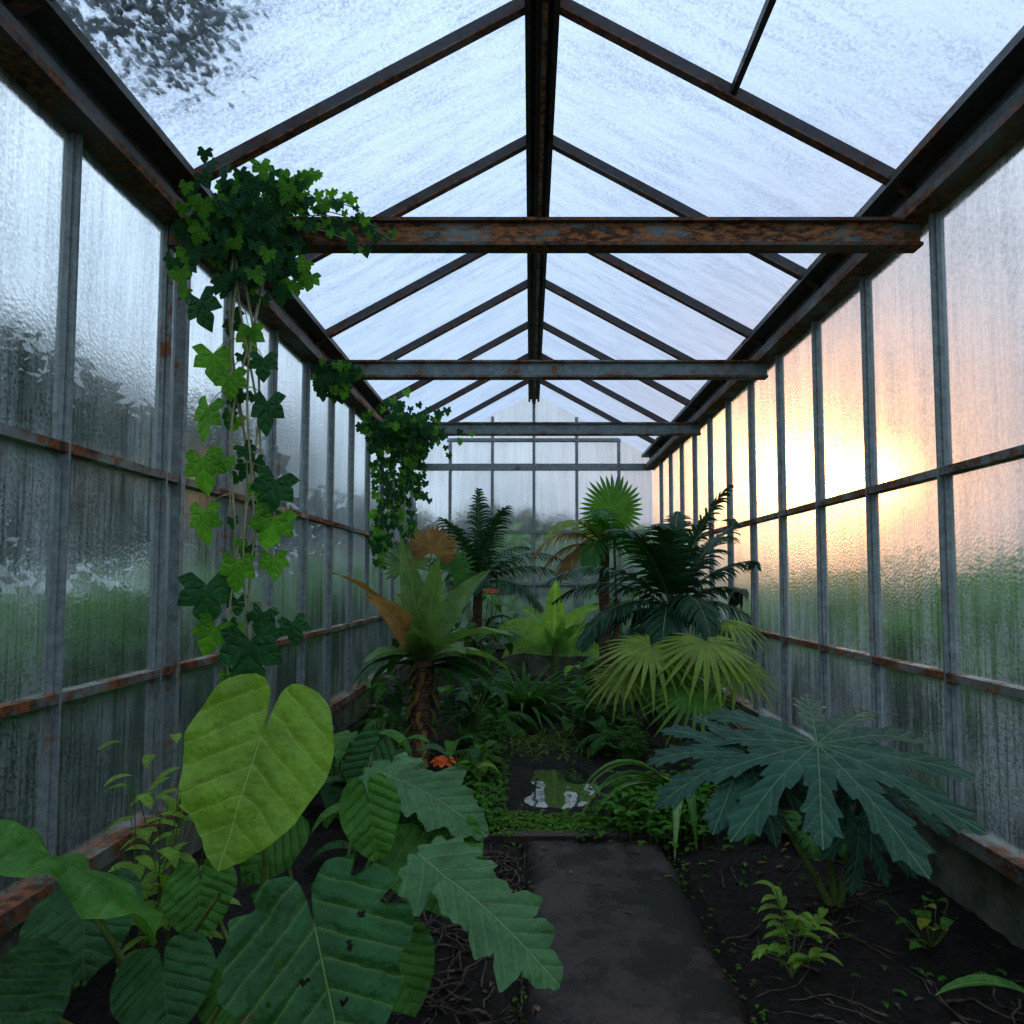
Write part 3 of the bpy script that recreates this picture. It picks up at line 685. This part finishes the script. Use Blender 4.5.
for i in range(260):
    x=R(-.2,.5);y=5.8+random.gauss(0,.25)
    pathleaf(mb,arch((x,y,gh(x,y)-.01),(R(-1,1),R(-1,1),1.0),R(.1,.22),1.8,5),lance(.006),L_moss,1)
mb.build('grass_tuft')
mb=MB(); b=V((.95,2.4,.02))
for (dx,dy,h) in((-.06,-.02,.32),(.03,0,.22),(.12,.02,.2),(-.02,.05,.18),(-.10,0,.10),(.06,-.05,.10)):
    t=b+V((dx,dy,h)); path=quad(b,b.lerp(t,.5)+V((dx*-.3,0,.02)),t,8); mb.tube(path,.004,.002,M_stem,5)
    for k in range(7):
        q=path[min(8,3+k//2+2)]; a=R(0,6.28)
        pathleaf(mb,arch(q,(math.cos(a),math.sin(a)*.6,.6),R(.06,.11),.9,6),lance(.017),L_bright,3)
mb.build('leafy_sapling')
mb=MB(); b=V((1.55,2.55,.03))
for i in range(14):
    a=R(0,6.28); t=b+V((R(-.12,.12),R(-.1,.1),R(.05,.2))); mb.tube([b,t],.003,.002,M_stem,4)
    pathleaf(mb,arch(t,(math.cos(a),math.sin(a),.3),R(.05,.08),.9,5),lance(.022),random.choice((L_yel,L_mid,L_weed)),2)
mb.build('leafy_sapling')
mb=MB(); b=V((1.66,2.05,0.08))
for d,L in(((-.8,-.1,.9),.50),((-.4,-.5,.9),.42),((-.6,-.6,.4),.38),((-.1,-.6,.6),.36)):
    pathleaf(mb,arch(b,d,L,.9,10),lance(.035),L_mid,4,.3)
mb.build('ginger_plant')
def flower(name,c,r=.06,stem=.3):
    mb=MB();c=V(c); mb.tube([V((c.x,c.y,c.z-stem)),c],.005,.004,M_stem,4)
    for i in range(8):
        a=i*.785; pathleaf(mb,arch(c,(math.cos(a),math.sin(a)-.3,.6),r,.8,5),lance(r*.35),L_red,2,.2)
    mb.build(name)
flower('red_flower',(-.38,6.35,1.34),.09,.5)
flower('red_flower',(-.52,3.9,.37),.09,.36)
mb=MB()
for i in range(250):
    if i<190: x,y=R(-.48,-.03),R(1.2,3.5)
    else: x,y=R(.85,1.65),R(1.3,3.3)
    a=R(0,6.28);p=V((x,y,gh(x,y)+.006));path=[p]
    for k in range(7):
        a+=R(-.5,.5);p=p+V((math.cos(a),math.sin(a),0))*R(.03,.06)
        if p.x>-.03 and x<0: p.x=-.03
        p.x=min(p.x,1.8)
        p.z=gh(p.x,p.y)+R(.0,.03 if i<190 else .008); path.append(p.copy())
    mb.tube(path,R(.003,.007),.002,M_twig,5)
mb.build('dry_roots')
mb=MB()
for i in range(420):
    x,y=R(-.9,1.8),R(1.2,6.5)
    z=(.026 if PX0<x<PX1 and y<3.6 else gh(x,y)+.008)
    if .05<x<.68 and R(0,1)<.8: continue
    a=R(0,6.28); pathleaf(mb,arch((x,y,z),(math.cos(a),math.sin(a),.25),R(.02,.06),.5,4),lance(.008),random.choice((L_dry,M_twig,M_twig,M_twig)),2)
mb.build('leaf_litter')

# ------------------------------------------------------------ outdoors
def foliage_mesh(n,rx,ry,rz,s,mat,blobs=9,zc=1.0):
    mb=MB(); cs=[(V((R(-.6,.6)*rx,R(-.6,.6)*ry,zc*rz+R(-.6,.6)*rz)),R(.35,.55)) for _ in range(blobs)]
    for i in range(n):
        c,k=random.choice(cs); d=V((random.gauss(0,1),random.gauss(0,1),random.gauss(0,1))).normalized()*random.random()**.4
        q=c+V((d.x*rx,d.y*ry,d.z*rz))*k
        t=V((R(-1,1),R(-1,1),R(-1,.5))).normalized(); nrm=V((R(-1,1),R(-1,1),R(0,1)))
        M=frame(q,t,nrm); l=s*R(.6,1.3)
        mb.face([M@V((0,0,0)),M@V((l*.3,l*.5,0)),M@V((0,l,0)),M@V((-l*.3,l*.5,0))],mat,((0,0),(.3,.5),(0,1),(-.3,.5)))
    mb.tube([V((0,0,-.1)),V((0,0,rz*zc*.6)),V((.1,0,rz*zc))],.12*rx,.05*rx,M_bark,8)
    return mb
tree=foliage_mesh(6500,2.3,2.3,2.0,.26,L_outd,14,1.5).build('background_tree'); tm=tree.data
bushm=foliage_mesh(3200,.72,.85,.85,.15,L_out,11,.8).build('outdoor_bush'); bm=bushm.data
tree.location=(-7,7,-.1); bushm.location=(-2.9,2.2,-.1)
def inst(me,nm,loc,s,rz):
    o=bpy.data.objects.new(nm,me);bpy.context.scene.collection.objects.link(o);o.location=loc;o.scale=(s,s,s);o.rotation_euler=(0,0,rz)
for x,y,s in((-6.5,1.5,.85),(-7,13,1.0),(-3.8,16,.8),(-.9,16.5,.72),(1.9,17,.68),(4.6,19,.66),(8.5,3.0,.72),(-6.5,-4,1),(9,-4,1),(16,16,.55),(-12,20,1.5)):
    inst(tm,'background_tree',(x,y,-.1),s,R(0,6))
for i in range(15): inst(bm,'outdoor_bush',(-3.0-R(0,.3),-1.0+i*.8,-.1),R(.95,1.25),R(-.3,.3))
for i in range(14): inst(bm,'outdoor_bush',(3.05+R(0,.4),.2+i*.8,-.1),R(.75,1.0),R(-.3,.3))
for i in range(8): inst(bm,'outdoor_bush',(-2.3+i*.75,11.5+R(-.1,.4),-.1),R(1.35,1.65),R(-.3,.3))
for i in range(16): inst(bm,'outdoor_bush',(4.4+i*.75,15.5-i*.75+R(-.5,.5),-.1),R(1.15,1.4),R(0,6))
mb=MB()
for i in range(1500):
    k=random.choice(((-1.62,2.35),(-1.45,2.55),(-1.3,2.35),(-1.5,2.15)))
    q=V((k[0]+random.gauss(0,.11),k[1]+random.gauss(0,.11),0))
    q.z=zroof(min(q.x,XC))+R(.08,.3)
    M=frame(q,V((R(-1,1),R(-1,1),R(-.15,.15))),V((R(-.4,.4),R(-.4,.4),1))); l=R(.025,.05)
    mb.face([M@V((0,0,0)),M@V((l*.35,l*.5,0)),M@V((0,l,0)),M@V((-l*.35,l*.5,0))],L_outd)
mb.tube([V((-4.3,1.0,-.1)),V((-4.2,1.3,3.2)),V((-2.6,2.1,3.95)),V((-1.5,2.4,3.85))],.07,.015,M_bark,8)
mb.build('overhanging_tree')

# ------------------------------------------------------------ world
w=bpy.data.worlds.new('dusk_sky'); bpy.context.scene.world=w; w.use_nodes=True; nt=w.node_tree; nt.nodes.clear()
tc=nd(nt,'ShaderNodeTexCoord'); nv_=nd(nt,'ShaderNodeVectorMath',operation='NORMALIZE'); ln(nt,tc.outputs['Generated'],nv_.inputs[0])
sp=nd(nt,'ShaderNodeSeparateXYZ'); ln(nt,nv_.outputs[0],sp.inputs[0])
az,el=math.radians(28.5),math.radians(8.2)
sd=(math.sin(az)*math.cos(el),math.cos(az)*math.cos(el),math.sin(el))
dp=nd(nt,'ShaderNodeVectorMath',operation='DOT_PRODUCT'); ln(nt,nv_.outputs[0],dp.inputs[0]); dp.inputs[1].default_value=sd
dv=math_(nt,'MAXIMUM',dp.outputs['Value'],0.0)
mp=nd(nt,'ShaderNodeMapping'); mp.inputs['Scale'].default_value=(1,1,3.5); ln(nt,nv_.outputs[0],mp.inputs[0])
cn=noise_(nt,mp.outputs[0],2.6,5,.6)
z=sp.outputs[2]
base=mixc(nt,mapr(nt,z,-.02,.8),(.33,.41,.50),(.66,.78,.96))
base=mixc(nt,mapr(nt,cn,.35,.65,.0,.5),base,(.62,.70,.82))
base=mixc(nt,math_(nt,'MULTIPLY',math_(nt,'POWER',dv,12.0),.85),base,(.22,.19,.21))
g1=math_(nt,'MULTIPLY',math_(nt,'POWER',dv,1400.0),15.0)
g2=math_(nt,'MULTIPLY',math_(nt,'POWER',dv,100.0),1.15)
g3=math_(nt,'MULTIPLY',math_(nt,'POWER',dv,20.0),.25)
def addg(base,g,col):
    v=nd(nt,'ShaderNodeVectorMath',operation='SCALE'); v.inputs[0].default_value=col; ln(nt,g,v.inputs['Scale'])
    a=nd(nt,'ShaderNodeVectorMath',operation='ADD'); ln(nt,base,a.inputs[0]); ln(nt,v.outputs[0],a.inputs[1]); return a.outputs[0]
c=addg(base,g1,(1,.60,.20)); c=addg(c,g2,(1,.42,.07)); c=addg(c,g3,(1,.40,.14))
bg=nd(nt,'ShaderNodeBackground',i_Strength=1.3); ln(nt,c,bg.inputs[0])
o=nd(nt,'ShaderNodeOutputWorld'); ln(nt,bg.outputs[0],o.inputs[0])

# ------------------------------------------------------------ camera
cam=bpy.data.cameras.new('camera'); co=bpy.data.objects.new('camera',cam); bpy.context.scene.collection.objects.link(co)
cam.sensor_width=36; cam.lens=22.5; cam.shift_x=-.0176; cam.shift_y=.0337; cam.clip_start=.05
co.location=(0,0,1.46); co.rotation_euler=(math.radians(93),0,0)
sc=bpy.context.scene; sc.camera=co
sc.view_settings.view_transform='Standard'
for lk in ('Medium High Contrast','Standard - Medium High Contrast'):
    try:
        sc.view_settings.look=lk; break
    except Exception as e: print(e)
sc.view_settings.exposure=0.32
